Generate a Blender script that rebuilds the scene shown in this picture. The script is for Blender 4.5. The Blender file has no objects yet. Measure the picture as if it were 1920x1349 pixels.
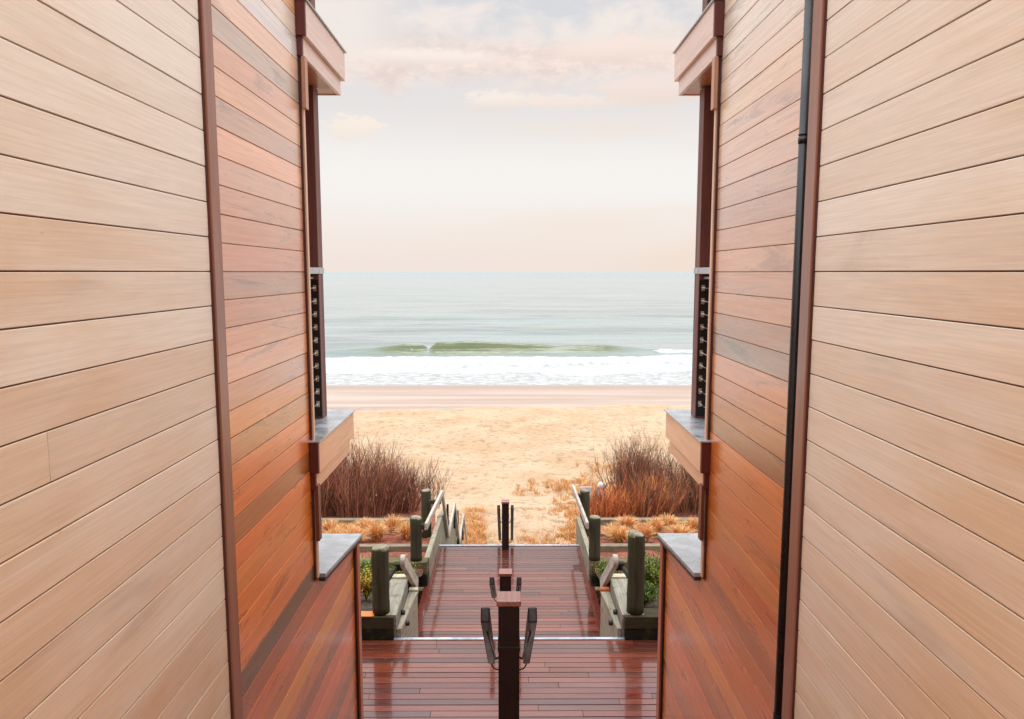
import bpy, bmesh, math, random
import numpy as np
from mathutils import Vector, Matrix
random.seed(7); RNG = np.random.default_rng(11)
R = math.radians
SC = bpy.context.scene
COL = SC.collection

# ------------------------------------------------------------------ camera
PITCH = R(6.67)
cam = bpy.data.cameras.new("camera"); camo = bpy.data.objects.new("camera", cam); COL.objects.link(camo)
camo.location = (0, 0, 3.97)
camo.rotation_euler = (R(90) - PITCH, 0, -0.0039)
cam.sensor_width = 36; cam.lens = 26.25
cam.clip_start = 0.05; cam.clip_end = 60000
SC.camera = camo

# ------------------------------------------------------------------ node helpers
class NT:
    def __init__(s, tree): s.t = tree; s.n = tree.nodes; s.l = tree.links
    def new(s, typ, **kw):
        n = s.n.new(typ)
        for k, v in kw.items(): setattr(n, k, v)
        return n
    def put(s, sock, v):
        if v is None: return
        if hasattr(v, "is_linked") or isinstance(v, bpy.types.NodeSocket): s.l.new(v, sock)
        else: sock.default_value = v
    def m(s, op, a, b=None, c=None, clamp=False):
        n = s.new("ShaderNodeMath", operation=op); n.use_clamp = clamp
        s.put(n.inputs[0], a)
        if b is not None: s.put(n.inputs[1], b)
        if c is not None: s.put(n.inputs[2], c)
        return n.outputs[0]
    def mix(s, f, a, b, mode="MIX"):
        n = s.new("ShaderNodeMix", data_type="RGBA", blend_type=mode)
        s.put(n.inputs[0], f); s.put(n.inputs[6], a if not isinstance(a, tuple) else (*a[:3], 1)); s.put(n.inputs[7], b if not isinstance(b, tuple) else (*b[:3], 1))
        return n.outputs[2]
    def ramp(s, f, lo, hi, a=0.0, b=1.0):
        n = s.new("ShaderNodeMapRange", interpolation_type="SMOOTHSTEP")
        s.put(n.inputs[0], f); s.put(n.inputs[1], lo); s.put(n.inputs[2], hi); s.put(n.inputs[3], a); s.put(n.inputs[4], b)
        return n.outputs[0]
    def noise(s, vec, scale=1.0, detail=4, rough=0.5, dist=0.0):
        n = s.new("ShaderNodeTexNoise"); s.put(n.inputs["Vector"], vec)
        n.inputs["Scale"].default_value = scale; n.inputs["Detail"].default_value = detail
        n.inputs["Roughness"].default_value = rough; n.inputs["Distortion"].default_value = dist
        return n.outputs["Fac"]
    def map(s, vec, scale=(1, 1, 1), loc=(0, 0, 0)):
        n = s.new("ShaderNodeMapping"); s.put(n.inputs["Vector"], vec)
        n.inputs["Scale"].default_value = scale; n.inputs["Location"].default_value = loc
        return n.outputs[0]
    def bump(s, h, strength=0.3, dist=0.01, normal=None):
        n = s.new("ShaderNodeBump"); s.put(n.inputs["Height"], h)
        n.inputs["Strength"].default_value = strength; n.inputs["Distance"].default_value = dist
        if normal is not None: s.l.new(normal, n.inputs["Normal"])
        return n.outputs[0]

def lin(*c):
    return tuple((x / 255 / 12.92 if x / 255 <= 0.04045 else ((x / 255 + 0.055) / 1.055) ** 2.4) for x in c)

# ------------------------------------------------------------------ world
W = bpy.data.worlds.new("World"); SC.world = W; W.use_nodes = True
w = NT(W.node_tree); w.n.clear()
SUN_EL, SUN_AZ = R(58), R(0)
sky = w.new("ShaderNodeTexSky", sky_type="NISHITA"); sky.sun_disc = False
sky.sun_elevation = SUN_EL; sky.sun_rotation = SUN_AZ; sky.dust_density = 3
tc = w.new("ShaderNodeTexCoord").outputs["Generated"]
sx = w.new("ShaderNodeSeparateXYZ"); w.l.new(tc, sx.inputs[0])
vx, vy, vz = sx.outputs
el = w.m("MULTIPLY", w.m("ARCSINE", vz), 57.2958)
az = w.m("MULTIPLY", w.m("ARCTAN2", vx, vy), 57.2958)
def comb(a, b, c=0.0):
    n = w.new("ShaderNodeCombineXYZ"); w.put(n.inputs[0], a); w.put(n.inputs[1], b); w.put(n.inputs[2], c); return n.outputs[0]
v2 = comb(az, el)
nA = w.noise(w.map(v2, (0.055, 0.17, 1)), 1, 6, 0.55, 0.3)
nB = w.noise(w.map(v2, (0.16, 0.30, 1), (7, 3, 0)), 1, 7, 0.6, 0.4)
nC = w.noise(w.map(v2, (0.30, 0.62, 1), (2, 9, 0)), 1, 7, 0.62, 0.2)
nE = w.noise(w.map(v2, (1.0, 2.0, 1), (5, 2, 0)), 1, 6, 0.6, 0.3)
nD = w.noise(w.map(v2, (0.03, 0.22, 1), (12, 1, 0)), 1, 4, 0.5, 0.3)
base = w.mix(w.ramp(el, 0.0, 7.0), lin(247, 233, 225), lin(249, 245, 241))
base = w.mix(w.ramp(el, 7.0, 13.0), base, lin(232, 228, 227))
base = w.mix(w.m("MULTIPLY", w.ramp(nD, 0.45, 0.7), w.ramp(az, -8.0, 14.0, 0.1, 0.6)), base, lin(247, 228, 211))
base = w.mix(w.ramp(w.m("ADD", el, w.m("MULTIPLY", nB, 5.0)), 16.0, 20.5, 0.0, 0.9), base, w.mix(w.ramp(nB, 0.38, 0.62), lin(216, 218, 222), lin(248, 236, 228)))
# warm cloud band 14-17 deg
band = w.m("MULTIPLY", w.ramp(w.m("ADD", el, w.m("MULTIPLY", nB, 5.0)), 15.2, 17.4), w.ramp(w.m("ADD", el, w.m("MULTIPLY", nA, 6.0)), 20.6, 18.0))
base = w.mix(w.m("MULTIPLY", band, 0.92), base, w.mix(w.ramp(w.m("ADD", w.m("MULTIPLY", nC, 0.6), w.m("MULTIPLY", nE, 0.4)), 0.38, 0.60), lin(234, 212, 203), lin(254, 234, 221)))
# top left cream cloud
tl = w.m("MULTIPLY", w.ramp(w.m("ADD", az, w.m("MULTIPLY", nB, 9.0)), -2.0, -7.5), w.ramp(w.m("ADD", el, w.m("MULTIPLY", nC, 3.0)), 14.5, 17.5))
base = w.mix(w.m("MULTIPLY", tl, 0.8), base, lin(247, 236, 228))
def puff(base, azc, elc, aw, ew, col, under):
    dx = w.m("DIVIDE", w.m("SUBTRACT", az, azc), aw); dy = w.m("DIVIDE", w.m("SUBTRACT", el, elc), ew)
    d = w.m("SQRT", w.m("ADD", w.m("MULTIPLY", dx, dx), w.m("MULTIPLY", dy, dy)))
    d = w.m("ADD", d, w.m("ADD", w.m("MULTIPLY", w.m("SUBTRACT", nC, 0.5), 1.5), w.m("MULTIPLY", w.m("SUBTRACT", nE, 0.5), 1.5)))
    mk = w.m("MULTIPLY", w.ramp(d, 1.08, 0.62), w.ramp(dy, -1.4, 0.0, 0.35, 1.0))
    c = w.mix(w.ramp(dy, -0.9, 0.5), under, col)
    return w.mix(w.m("MULTIPLY", mk, 0.97), base, c)
base = puff(base, -0.6, 12.4, 3.2, 0.85, lin(253, 240, 229), lin(238, 226, 219))
base = puff(base, 4.5, 12.3, 5.0, 0.7, lin(249, 234, 224), lin(240, 228, 220))
base = puff(base, 8.5, 15.6, 5.5, 1.1, lin(252, 232, 220), lin(240, 218, 208))
base = puff(base, -6.0, 15.2, 6.0, 0.7, lin(253, 240, 230), lin(240, 224, 216))
base = puff(base, 10.5, 13.0, 4.8, 1.2, lin(246, 230, 221), lin(244, 222, 208))
base = puff(base, -11.5, 10.3, 2.4, 1.0, lin(253, 240, 226), lin(246, 234, 222))
# the overcast is brighter overhead and landwards than over the sea
lum = w.ramp(el, 18.0, 60.0, 1.0, 3.3)
over = w.mix(w.ramp(el, 19.0, 40.0), base, lin(242, 246, 252))
vm = w.new("ShaderNodeVectorMath", operation="SCALE"); w.l.new(over, vm.inputs[0]); w.l.new(lum, vm.inputs["Scale"])
b1 = w.new("ShaderNodeBackground"); w.l.new(vm.outputs[0], b1.inputs[0]); b1.inputs[1].default_value = 1.0
b2 = w.new("ShaderNodeBackground"); w.l.new(sky.outputs[0], b2.inputs[0]); b2.inputs[1].default_value = 0.1
mx = w.new("ShaderNodeMixShader"); mx.inputs[0].default_value = 0.06
w.l.new(b1.outputs[0], mx.inputs[1]); w.l.new(b2.outputs[0], mx.inputs[2])
wo = w.new("ShaderNodeOutputWorld"); w.l.new(mx.outputs[0], wo.inputs[0])

sl = bpy.data.lights.new("sun", "SUN"); sl.energy = 0.6; sl.angle = R(18); sl.color = (1, 0.93, 0.84)
so = bpy.data.objects.new("sun", sl); COL.objects.link(so)
sd = Vector((math.sin(SUN_AZ) * math.cos(SUN_EL), math.cos(SUN_AZ) * math.cos(SUN_EL), math.sin(SUN_EL)))
so.rotation_euler = (-sd).to_track_quat('-Z', 'Y').to_euler(); so.location = (0, 0, 30)

SC.view_settings.view_transform = "Standard"; SC.view_settings.look = "None"
SC.view_settings.exposure = 0.0; SC.view_settings.gamma = 1.0
SC.cycles.max_bounces = 7; SC.cycles.diffuse_bounces = 4; SC.cycles.glossy_bounces = 3
SC.cycles.use_denoising = True

# ------------------------------------------------------------------ materials
def mat(name):
    m = bpy.data.materials.new(name); m.use_nodes = True; t = NT(m.node_tree)
    return m, t, t.n["Principled BSDF"]

def wood(name, rough=0.4, coat=0.0, grain=0.25, stain=0.3, stain_col=0.4, bump=0.2, rvar=0.1, moss=0.0, gs=(1.6, 55.0), coat_rough=0.12, spec=0.5, sc=(0.9, 6.0), s_lo=0.56, warm=0.35, coat_ior=1.5, weather_shade=False, scuff=False):
    m, t, p = mat(name)
    uv = t.new("ShaderNodeUVMap").outputs[0]
    at = t.new("ShaderNodeAttribute", attribute_name="tint").outputs["Color"]
    g1 = t.noise(t.map(uv, (gs[0], gs[1], 1)), 1, 5, 0.6, 0.6)
    g2 = t.noise(t.map(uv, (gs[0] * 3, gs[1] * 4, 1)), 1, 3, 0.6, 0.2)
    g = t.m("ADD", t.m("MULTIPLY", g1, 0.7), t.m("MULTIPLY", g2, 0.3))
    gm = t.ramp(g, 0.3, 0.7, 1 - grain, 1 + grain * 0.7)
    c = t.new("ShaderNodeVectorMath", operation="SCALE"); t.l.new(at, c.inputs[0]); t.l.new(gm, c.inputs["Scale"])
    s1 = t.noise(t.map(uv, (sc[0], sc[1], 1), (3, 5, 0)), 1, 4, 0.6, 0.8)
    mk = t.m("MULTIPLY", t.ramp(s1, s_lo, s_lo + 0.2), stain)
    dk = t.new("ShaderNodeVectorMath", operation="MULTIPLY"); t.l.new(c.outputs[0], dk.inputs[0]); dk.inputs[1].default_value = (stain_col, stain_col * 0.95, stain_col * 0.95)
    col = t.mix(mk, c.outputs[0], dk.outputs[0])
    # slow drift of hue along a board
    s2 = t.noise(t.map(uv, (0.7, 2.5, 1), (9, 1, 0)), 1, 2, 0.5, 0.3)
    col = t.mix(t.ramp(s2, 0.42, 0.66, 0.0, warm), col, t.mix(1.0, col, (1.0, 0.90, 0.84), "MULTIPLY"))
    if scuff:
        gp = t.new("ShaderNodeNewGeometry").outputs["Position"]
        sf = t.m("MULTIPLY", t.ramp(t.noise(t.map(gp, (6, 14, 6)), 1, 5, 0.75), 0.62, 0.74), t.ramp(t.noise(gp, 1.1, 3, 0.6), 0.42, 0.62))
        col = t.mix(t.m("MULTIPLY", sf, 0.5), col, (0.34, 0.22, 0.17))
    if weather_shade:      # seaward bleaching, with light falloff painted in: tanner near the camera and low
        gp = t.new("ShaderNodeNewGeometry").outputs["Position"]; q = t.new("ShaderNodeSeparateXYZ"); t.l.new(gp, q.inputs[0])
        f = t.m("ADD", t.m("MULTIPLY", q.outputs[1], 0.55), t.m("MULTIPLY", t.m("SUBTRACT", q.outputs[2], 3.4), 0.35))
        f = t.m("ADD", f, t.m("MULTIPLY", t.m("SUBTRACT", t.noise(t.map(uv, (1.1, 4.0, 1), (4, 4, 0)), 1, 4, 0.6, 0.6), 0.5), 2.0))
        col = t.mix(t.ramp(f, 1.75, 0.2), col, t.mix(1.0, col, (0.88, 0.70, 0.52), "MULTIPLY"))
        sp_ = t.noise(t.map(uv, (9, 26, 1), (1, 8, 0)), 1, 2, 0.5)
        col = t.mix(t.ramp(sp_, 0.74, 0.80, 0, 0.45), col, t.mix(1.0, col, (0.55, 0.42, 0.36), "MULTIPLY"))
    if moss > 0:
        ob = t.new("ShaderNodeTexCoord").outputs["Object"]
        mo = t.ramp(t.noise(ob, 7, 5, 0.65), 0.5, 0.68, 0, moss)
        col = t.mix(mo, col, (0.060, 0.075, 0.025))
    t.l.new(col, p.inputs["Base Color"])
    t.l.new(t.ramp(s1, 0.3, 0.7, rough + rvar, rough - rvar), p.inputs["Roughness"])
    p.inputs["Coat Weight"].default_value = coat; p.inputs["Coat Roughness"].default_value = coat_rough
    p.inputs["Specular IOR Level"].default_value = spec; p.inputs["Coat IOR"].default_value = coat_ior
    t.l.new(t.bump(g, bump, 0.002), p.inputs["Normal"])
    return m

M = {}
M["bleached"] = wood("bleached_cedar", rough=0.5, coat=0.1, grain=0.105, warm=0.4, weather_shade=True, gs=(2.6, 120), stain=0.45, stain_col=0.68, bump=0.25, rvar=0.08, coat_rough=0.3)
M["cedar"] = wood("oiled_cedar", rough=0.33, coat=1.0, grain=0.17, warm=0.5, stain=0.65, stain_col=0.36, bump=0.3, rvar=0.08, coat_rough=0.22, sc=(1.2, 9.0), s_lo=0.535)
M["trim"] = wood("cedar_trim", rough=0.38, coat=0.25, grain=0.18, stain=0.2, stain_col=0.6, bump=0.2, coat_rough=0.2)
M["darkwood"] = wood("dark_stained_wood", rough=0.5, coat=0.0, grain=0.3, stain=0.3, stain_col=0.6, bump=0.3, coat_rough=0.25)
M["grey"] = wood("weathered_timber", rough=0.75, grain=0.35, stain=0.6, stain_col=0.5, bump=0.8, rvar=0.1, moss=0.45, gs=(2.0, 40), spec=0.3)
M["mossy"] = wood("mossy_timber", rough=0.8, grain=0.4, stain=0.7, stain_col=0.35, bump=0.9, rvar=0.1, moss=0.75, gs=(2.0, 30), spec=0.25)
M["deck"] = wood("wet_ipe_deck", rough=0.22, coat=0.75, scuff=True, grain=0.30, stain=0.4, stain_col=0.55, bump=0.25, rvar=0.1, gs=(3, 60), coat_rough=0.06, sc=(1.1, 5), coat_ior=1.6)

def metal(name, col, rough, metallic=0.6, bump=0.0):
    m, t, p = mat(name)
    ob = t.new("ShaderNodeTexCoord").outputs["Object"]
    n = t.noise(ob, 6, 5, 0.6)
    t.l.new(t.mix(t.ramp(n, 0.3, 0.7), tuple(c * 0.8 for c in col), tuple(min(1, c * 1.15) for c in col)), p.inputs["Base Color"])
    t.l.new(t.ramp(n, 0.3, 0.7, rough * 0.7, rough * 1.4), p.inputs["Roughness"])
    p.inputs["Metallic"].default_value = metallic
    if bump: t.l.new(t.bump(n, bump, 0.003), p.inputs["Normal"])
    return m
M["flash"] = metal("zinc_flashing", (0.47, 0.50, 0.53), 0.28, 0.5, 0.0)
M["black"] = metal("black_painted_metal", (0.010, 0.008, 0.010), 0.3, 0.0)
M["steel"] = metal("stainless_steel", (0.62, 0.60, 0.56), 0.3, 0.9)
M["nosing"] = metal("nosing_metal", (0.50, 0.58, 0.66), 0.3, 0.5)
M["bolt"] = metal("rusty_bolt", (0.05, 0.045, 0.05), 0.4, 0.7)
M["bluegrey"] = metal("blue_grey_paint", (0.30, 0.31, 0.40), 0.6, 0.0)
M["white"] = metal("white_paint", (0.72, 0.70, 0.68), 0.6, 0.0)

def plantmat(name, rough=0.75, trans=0.0):
    m, t, p = mat(name)
    at = t.new("ShaderNodeAttribute", attribute_name="tint").outputs["Color"]
    t.l.new(at, p.inputs["Base Color"]); p.inputs["Roughness"].default_value = rough
    p.inputs["Specular IOR Level"].default_value = 0.3
    return m
M["plant"] = plantmat("plant_fibre")

# ------------------------------------------------------------------ mesh builder
def jit(c, a=0.08):
    k = 1 + random.uniform(-a, a)
    return (c[0] * k, c[1] * k * (1 + random.uniform(-a, a) * 0.4), c[2] * k * (1 + random.uniform(-a, a) * 0.5))

class MB:
    def __init__(s): s.v = []; s.f = []; s.uv = []; s.t = []; s.sm = []
    def face(s, idx, uvs, tint, smooth=False):
        s.f.append(idx); s.uv.append(uvs); s.t.append(tint); s.sm.append(smooth)
    def hexa(s, P, tint, axis=None, uo=None):
        """8 corners: bottom ring 0-3, top ring 4-7"""
        b = len(s.v); s.v += [tuple(p) for p in P]
        if axis is None:
            ext = [max(p[i] for p in P) - min(p[i] for p in P) for i in range(3)]
            axis = ext.index(max(ext))
        oth = [i for i in range(3) if i != axis]
        if uo is None: uo = (random.uniform(0, 50), random.uniform(0, 50))
        for q in ((0, 3, 2, 1), (4, 5, 6, 7), (0, 1, 5, 4), (1, 2, 6, 5), (2, 3, 7, 6), (3, 0, 4, 7)):
            uvs = [(P[i][axis] + uo[0], P[i][oth[0]] + P[i][oth[1]] + uo[1]) for i in q]
            s.face([b + i for i in q], uvs, tint)
    def box(s, x0, x1, y0, y1, z0, z1, tint=(0.5, 0.5, 0.5), axis=None):
        x0, x1 = min(x0, x1), max(x0, x1)
        s.hexa([(x0, y0, z0), (x1, y0, z0), (x1, y1, z0), (x0, y1, z0), (x0, y0, z1), (x1, y0, z1), (x1, y1, z1), (x0, y1, z1)], tint, axis)
        return s
    def beam(s, a, b, wx, hz, tint):
        """plank between two points in (mostly) the YZ direction, width wx along x, depth hz across"""
        a = Vector(a); b = Vector(b); d = (b - a).normalized(); x = Vector((1, 0, 0)); x = (x - d * x.dot(d)).normalized(); n = x.cross(d)
        L = (b - a).length; base = len(s.v); P = []
        for p in (a, b):
            for sx_, sn in ((-1, -1), (1, -1), (1, 1), (-1, 1)): P.append(p + x * sx_ * wx / 2 + n * sn * hz / 2)
        s.v += [tuple(p) for p in P]; uo = (random.uniform(0, 50), random.uniform(0, 50))
        loc = [(0 if i < 4 else L, (i % 4 in (1, 2)) * wx + (i % 4 in (2, 3)) * hz) for i in range(8)]
        for q in ((0, 1, 2, 3), (4, 7, 6, 5), (0, 4, 5, 1), (1, 5, 6, 2), (2, 6, 7, 3), (3, 7, 4, 0)):
            s.face([base + i for i in q], [(loc[i][0] + uo[0], loc[i][1] + uo[1]) for i in q], tint)
        return s
    def tube(s, pts, rad, n=8, tint=(0.5, 0.5, 0.5), caps=True, smooth=True):
        pts = [Vector(p) for p in pts]; rad = rad if isinstance(rad, (list, tuple)) else [rad] * len(pts)
        base = len(s.v); uo = random.uniform(0, 50); L = 0; ls = []
        d0 = (pts[1] - pts[0]).normalized(); ref = Vector((0, 0, 1)) if abs(d0.z) < 0.9 else Vector((1, 0, 0))
        for i, p in enumerate(pts):
            d = (pts[min(i + 1, len(pts) - 1)] - pts[max(i - 1, 0)]).normalized()
            a = d.cross(ref).normalized(); b = d.cross(a)
            if i: L += (p - pts[i - 1]).length
            ls.append(L)
            for k in range(n):
                t = 2 * math.pi * k / n; s.v.append(tuple(p + (a * math.cos(t) + b * math.sin(t)) * rad[i]))
        for i in range(len(pts) - 1):
            for k in range(n):
                k2 = (k + 1) % n; q = [base + i * n + k, base + (i + 1) * n + k, base + (i + 1) * n + k2, base + i * n + k2]
                c = 2 * math.pi * rad[0] / n
                s.face(q, [(ls[i] + uo, k * c), (ls[i + 1] + uo, k * c), (ls[i + 1] + uo, (k + 1) * c), (ls[i] + uo, (k + 1) * c)], tint, smooth)
        if caps:
            for ring, rev in ((0, False), (len(pts) - 1, True)):
                q = [base + ring * n + k for k in range(n)]
                if rev: q = q[::-1]
                s.face(q, [(math.cos(2 * math.pi * k / n) * rad[ring] * 3 + uo, math.sin(2 * math.pi * k / n) * rad[ring]) for k in range(n)], tint)
        return s
    def build(s, name, m, parent=None, bevel=0.0, fix=True):
        me = bpy.data.meshes.new(name); me.from_pydata(s.v, [], s.f)
        uvl = me.uv_layers.new(name="UVMap")
        uvl.data.foreach_set("uv", np.array([c for f in s.uv for p in f for c in p], dtype=np.float32))
        at = me.attributes.new("tint", "FLOAT_COLOR", "FACE")
        at.data.foreach_set("color", np.array([(t[0], t[1], t[2], 1) for t in s.t], dtype=np.float32).ravel())
        me.polygons.foreach_set("use_smooth", s.sm)
        me.materials.append(m); me.update()
        if fix:
            bm = bmesh.new(); bm.from_mesh(me); bmesh.ops.recalc_face_normals(bm, faces=bm.faces); bm.to_mesh(me); bm.free()
        o = bpy.data.objects.new(name, me); COL.objects.link(o)
        if parent: o.parent = parent
        if bevel > 0:
            b = o.modifiers.new("bevel", "BEVEL"); b.width = bevel; b.segments = 2; b.limit_method = "ANGLE"; b.angle_limit = R(40)
        return o

def tag(o, label=None, cat=None, group=None, kind=None):
    if label: o["label"] = label
    if cat: o["category"] = cat
    if group: o["group"] = group
    if kind: o["kind"] = kind
    return o
def thing(name, label, cat, loc, group=None):
    o = bpy.data.objects.new(name, None); COL.objects.link(o); o.location = loc; o.empty_display_size = 0.1
    return tag(o, label, cat, group)
def adopt(root):
    """children were built in world coordinates: keep them there under a moved empty"""
    bpy.context.view_layer.update()
    for c in root.children: c.matrix_parent_inverse = root.matrix_world.inverted()

# numpy value noise ----------------------------------------------------
_perm = RNG.random((256, 256))
def vnoise(x, y):
    xi = np.floor(x).astype(int); yi = np.floor(y).astype(int); fx = x - xi; fy = y - yi
    fx = fx * fx * (3 - 2 * fx); fy = fy * fy * (3 - 2 * fy)
    g = lambda a, b: _perm[a % 256, b % 256]
    return (g(xi, yi) * (1 - fx) + g(xi + 1, yi) * fx) * (1 - fy) + (g(xi, yi + 1) * (1 - fx) + g(xi + 1, yi + 1) * fx) * fy
def fbm(x, y, o=4):
    r = 0; a = 0.5; n = 0
    for i in range(o): r = r + a * vnoise(x * 2 ** i + 17.3 * i, y * 2 ** i + 5.1 * i); n += a; a *= 0.5
    return r / n
def sheet(name, xs, ys, Z, m, attrs=None, smooth=True, X=None):
    nx, ny = len(xs), len(ys)
    if X is None: X, Y = np.meshgrid(xs, ys)
    else: Y = np.repeat(np.array(ys)[:, None], nx, 1)
    co = np.stack([X, Y, Z], -1).reshape(-1, 3)
    i = np.arange(ny * nx).reshape(ny, nx)
    F = np.stack([i[:-1, :-1], i[:-1, 1:], i[1:, 1:], i[1:, :-1]], -1).reshape(-1, 4)
    me = bpy.data.meshes.new(name); me.vertices.add(len(co)); me.vertices.foreach_set("co", co.astype(np.float32).ravel())
    me.loops.add(F.size); me.loops.foreach_set("vertex_index", F.ravel().astype(np.int32))
    me.polygons.add(len(F)); me.polygons.foreach_set("loop_start", np.arange(0, F.size, 4, dtype=np.int32))
    me.polygons.foreach_set("use_smooth", np.full(len(F), smooth)); me.update(calc_edges=True); me.validate()
    for k, a in (attrs or {}).items():
        at = me.attributes.new(k, "FLOAT", "POINT"); at.data.foreach_set("value", a.astype(np.float32).ravel())
    me.materials.append(m)
    o = bpy.data.objects.new(name, me); COL.objects.link(o); return o

# ------------------------------------------------------------------ beach and sea
SEA = -6.0
def bz(Y):
    return np.interp(Y, [-400, 7.4, 7.6, 12.6, 13.0, 19.5, 22, 30, 52, 65, 90, 140], [-0.6, -0.6, -1.5, -1.6, -2.2, -4.3, -4.6, -4.85, -5.6, -6.0, -6.8, -8])
ms, t, p = mat("beach_sand")
geo = t.new("ShaderNodeNewGeometry").outputs["Position"]
wet = t.new("ShaderNodeAttribute", attribute_name="wet").outputs["Fac"]
n1 = t.noise(geo, 0.35, 5, 0.6); n2 = t.noise(t.map(geo, (2.2, 3.5, 1)), 1, 5, 0.7); n3 = t.noise(geo, 14, 4, 0.7)
dry = t.mix(t.ramp(n1, 0.35, 0.65), lin(206, 180, 148), lin(196, 163, 128))
dry = t.mix(t.ramp(n2, 0.50, 0.68, 0, 0.8), dry, lin(150, 119, 94))
dry = t.mix(t.ramp(n3, 0.56, 0.70, 0, 0.55), dry, lin(120, 92, 72))
sp = t.new("ShaderNodeSeparateXYZ"); t.l.new(geo, sp.inputs[0])
bandn = t.noise(t.map(geo, (0.05, 0.5, 1)), 1, 3, 0.5)
wetc = t.mix(t.ramp(bandn, 0.4, 0.6), lin(168, 140, 122), lin(188, 166, 150))
damp = t.ramp(t.m("ADD", sp.outputs[1], t.m("MULTIPLY", bandn, 4)), 62.0, 67.0)
wr = t.noise(t.map(geo, (0.5, 2.2, 1)), 1, 5, 0.75, 0.8)
wetc = t.mix(t.m("MULTIPLY", t.ramp(wr, 0.50, 0.62), t.ramp(sp.outputs[1], 53.5, 51.5, 0, 0.75)), wetc, lin(112, 92, 78))
wetc = t.mix(damp, wetc, lin(160, 130, 112))
t.l.new(t.mix(wet, dry, wetc), p.inputs["Base Color"])
t.l.new(t.ramp(wet, 0.2, 0.9, 0.9, 0.28), p.inputs["Roughness"])
p.inputs["Specular IOR Level"].default_value = 0.4
bm_ = t.m("MULTIPLY", t.m("ADD", t.m("MULTIPLY", n2, 1.0), t.m("MULTIPLY", n3, 0.4)), t.m("SUBTRACT", 1.0, wet))
t.l.new(t.bump(bm_, 1.0, 0.14), p.inputs["Normal"])
M["sand"] = ms
xs = np.concatenate([-np.geomspace(900, 13, 30), np.arange(-12.6, 12.61, 0.13), np.geomspace(13, 900, 30)])
ys = np.concatenate([np.linspace(-300, 0, 12), [4, 7.4, 7.6, 9, 11, 12.6, 13.0], np.arange(14, 50, 0.125), np.arange(50, 75, 0.4), np.arange(76, 140, 3)])
X, Y = np.meshgrid(xs, ys)
Z = bz(Y) + 0.0 * X
amp = np.clip((Y - 14) / 6, 0, 1) * np.clip((51 - Y) / 4, 0, 1)
Z = Z + amp * ((fbm(X * 1.1, Y * 1.5, 3) - 0.5) * 0.20 + (fbm(X * 4.3, Y * 5.0, 3) - 0.5) * 0.13 + (fbm(X * 0.15 + 4, Y * 0.2, 2) - 0.5) * 0.4)
for k in range(1400):                                   # footprints trodden into the dry sand
    fx, fy = random.uniform(-11, 11), random.uniform(21, 48); d2 = ((X[1, :] - fx) ** 2)
    i0, i1 = np.searchsorted(xs, [fx - 0.4, fx + 0.4]); j0, j1 = np.searchsorted(ys, [fy - 0.4, fy + 0.4])
    dd = (X[j0:j1, i0:i1] - fx) ** 2 + (Y[j0:j1, i0:i1] - fy) ** 2
    Z[j0:j1, i0:i1] += -0.07 * np.exp(-dd / 0.018) + 0.03 * np.exp(-dd / 0.06)
for yt, sl_ in ((33.2, 0.03), (34.9, 0.035), (36.3, 0.02)):          # tyre tracks along the beach
    q = Y - (yt + X * sl_ + 0.3 * np.sin(X * 0.3)); Z += -0.07 * np.exp(-q * q / 0.03) + 0.03 * np.exp(-(q - 0.35) ** 2 / 0.03)
q = Y - (50.5 + 1.2 * np.sin(X * 0.12) + fbm(X * 0.5, X * 0 + 1, 3) * 2); Z += 0.05 * np.exp(-q * q / 0.2)
wetv = np.clip((Y - (50.0 + 1.2 * np.sin(X * 0.12) + fbm(X * 0.4, Y * 0.1, 3) * 3)) / 1.5, 0, 1)
tag(sheet("beach_sand", xs, ys, Z, ms, {"wet": wetv}), kind="structure")

mw, t, p = mat("sea_water")
geo = t.new("ShaderNodeNewGeometry").outputs["Position"]
fo = t.new("ShaderNodeAttribute", attribute_name="foam").outputs["Fac"]
gr = t.new("ShaderNodeAttribute", attribute_name="green").outputs["Fac"]
sp = t.new("ShaderNodeSeparateXYZ"); t.l.new(geo, sp.inputs[0])
far = t.ramp(t.m("LOGARITHM", sp.outputs[1], 10.0), 2.1, 4.0)
st = t.noise(t.map(geo, (0.012, 0.09, 1)), 1, 4, 0.6)
st2 = t.noise(t.map(geo, (0.0012, 0.010, 1)), 1, 4, 0.6)
st3 = t.noise(t.map(geo, (0.035, 0.32, 1)), 1, 3, 0.55)
st = t.m("ADD", t.m("MULTIPLY", st, 0.55), t.m("MULTIPLY", st3, 0.45))
c = t.mix(t.ramp(st, 0.42, 0.60), (0.29, 0.345, 0.335), (0.17, 0.225, 0.215))
c2 = t.mix(t.ramp(st2, 0.4, 0.62), (0.29, 0.37, 0.39), (0.21, 0.30, 0.325))
c = t.mix(far, c, c2); c = t.mix(t.ramp(sp.outputs[1], 84.0, 68.0, 0, 0.75), c, (0.40, 0.345, 0.30))
c = t.mix(gr, c, (0.125, 0.15, 0.07))
fn = t.noise(t.map(geo, (0.9, 1.8, 1)), 1, 7, 0.75, 0.6)
fm = t.ramp(t.m("ADD", t.m("MULTIPLY", fo, 0.75), t.m("MULTIPLY", fn, 0.8)), 0.72, 0.86)
fm = t.m("MULTIPLY", fm, t.ramp(fo, 0.02, 0.1))
fc = t.mix(t.ramp(t.noise(t.map(geo, (1.2, 3, 1)), 1, 5, 0.7), 0.35, 0.65), (0.40, 0.42, 0.415), (0.64, 0.64, 0.635))
t.l.new(t.mix(fm, c, fc), p.inputs["Base Color"])
t.l.new(t.m("MAXIMUM", t.ramp(fm, 0, 1, 0.16, 0.9), t.m("MULTIPLY", far, 0.35)), p.inputs["Roughness"])
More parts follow.
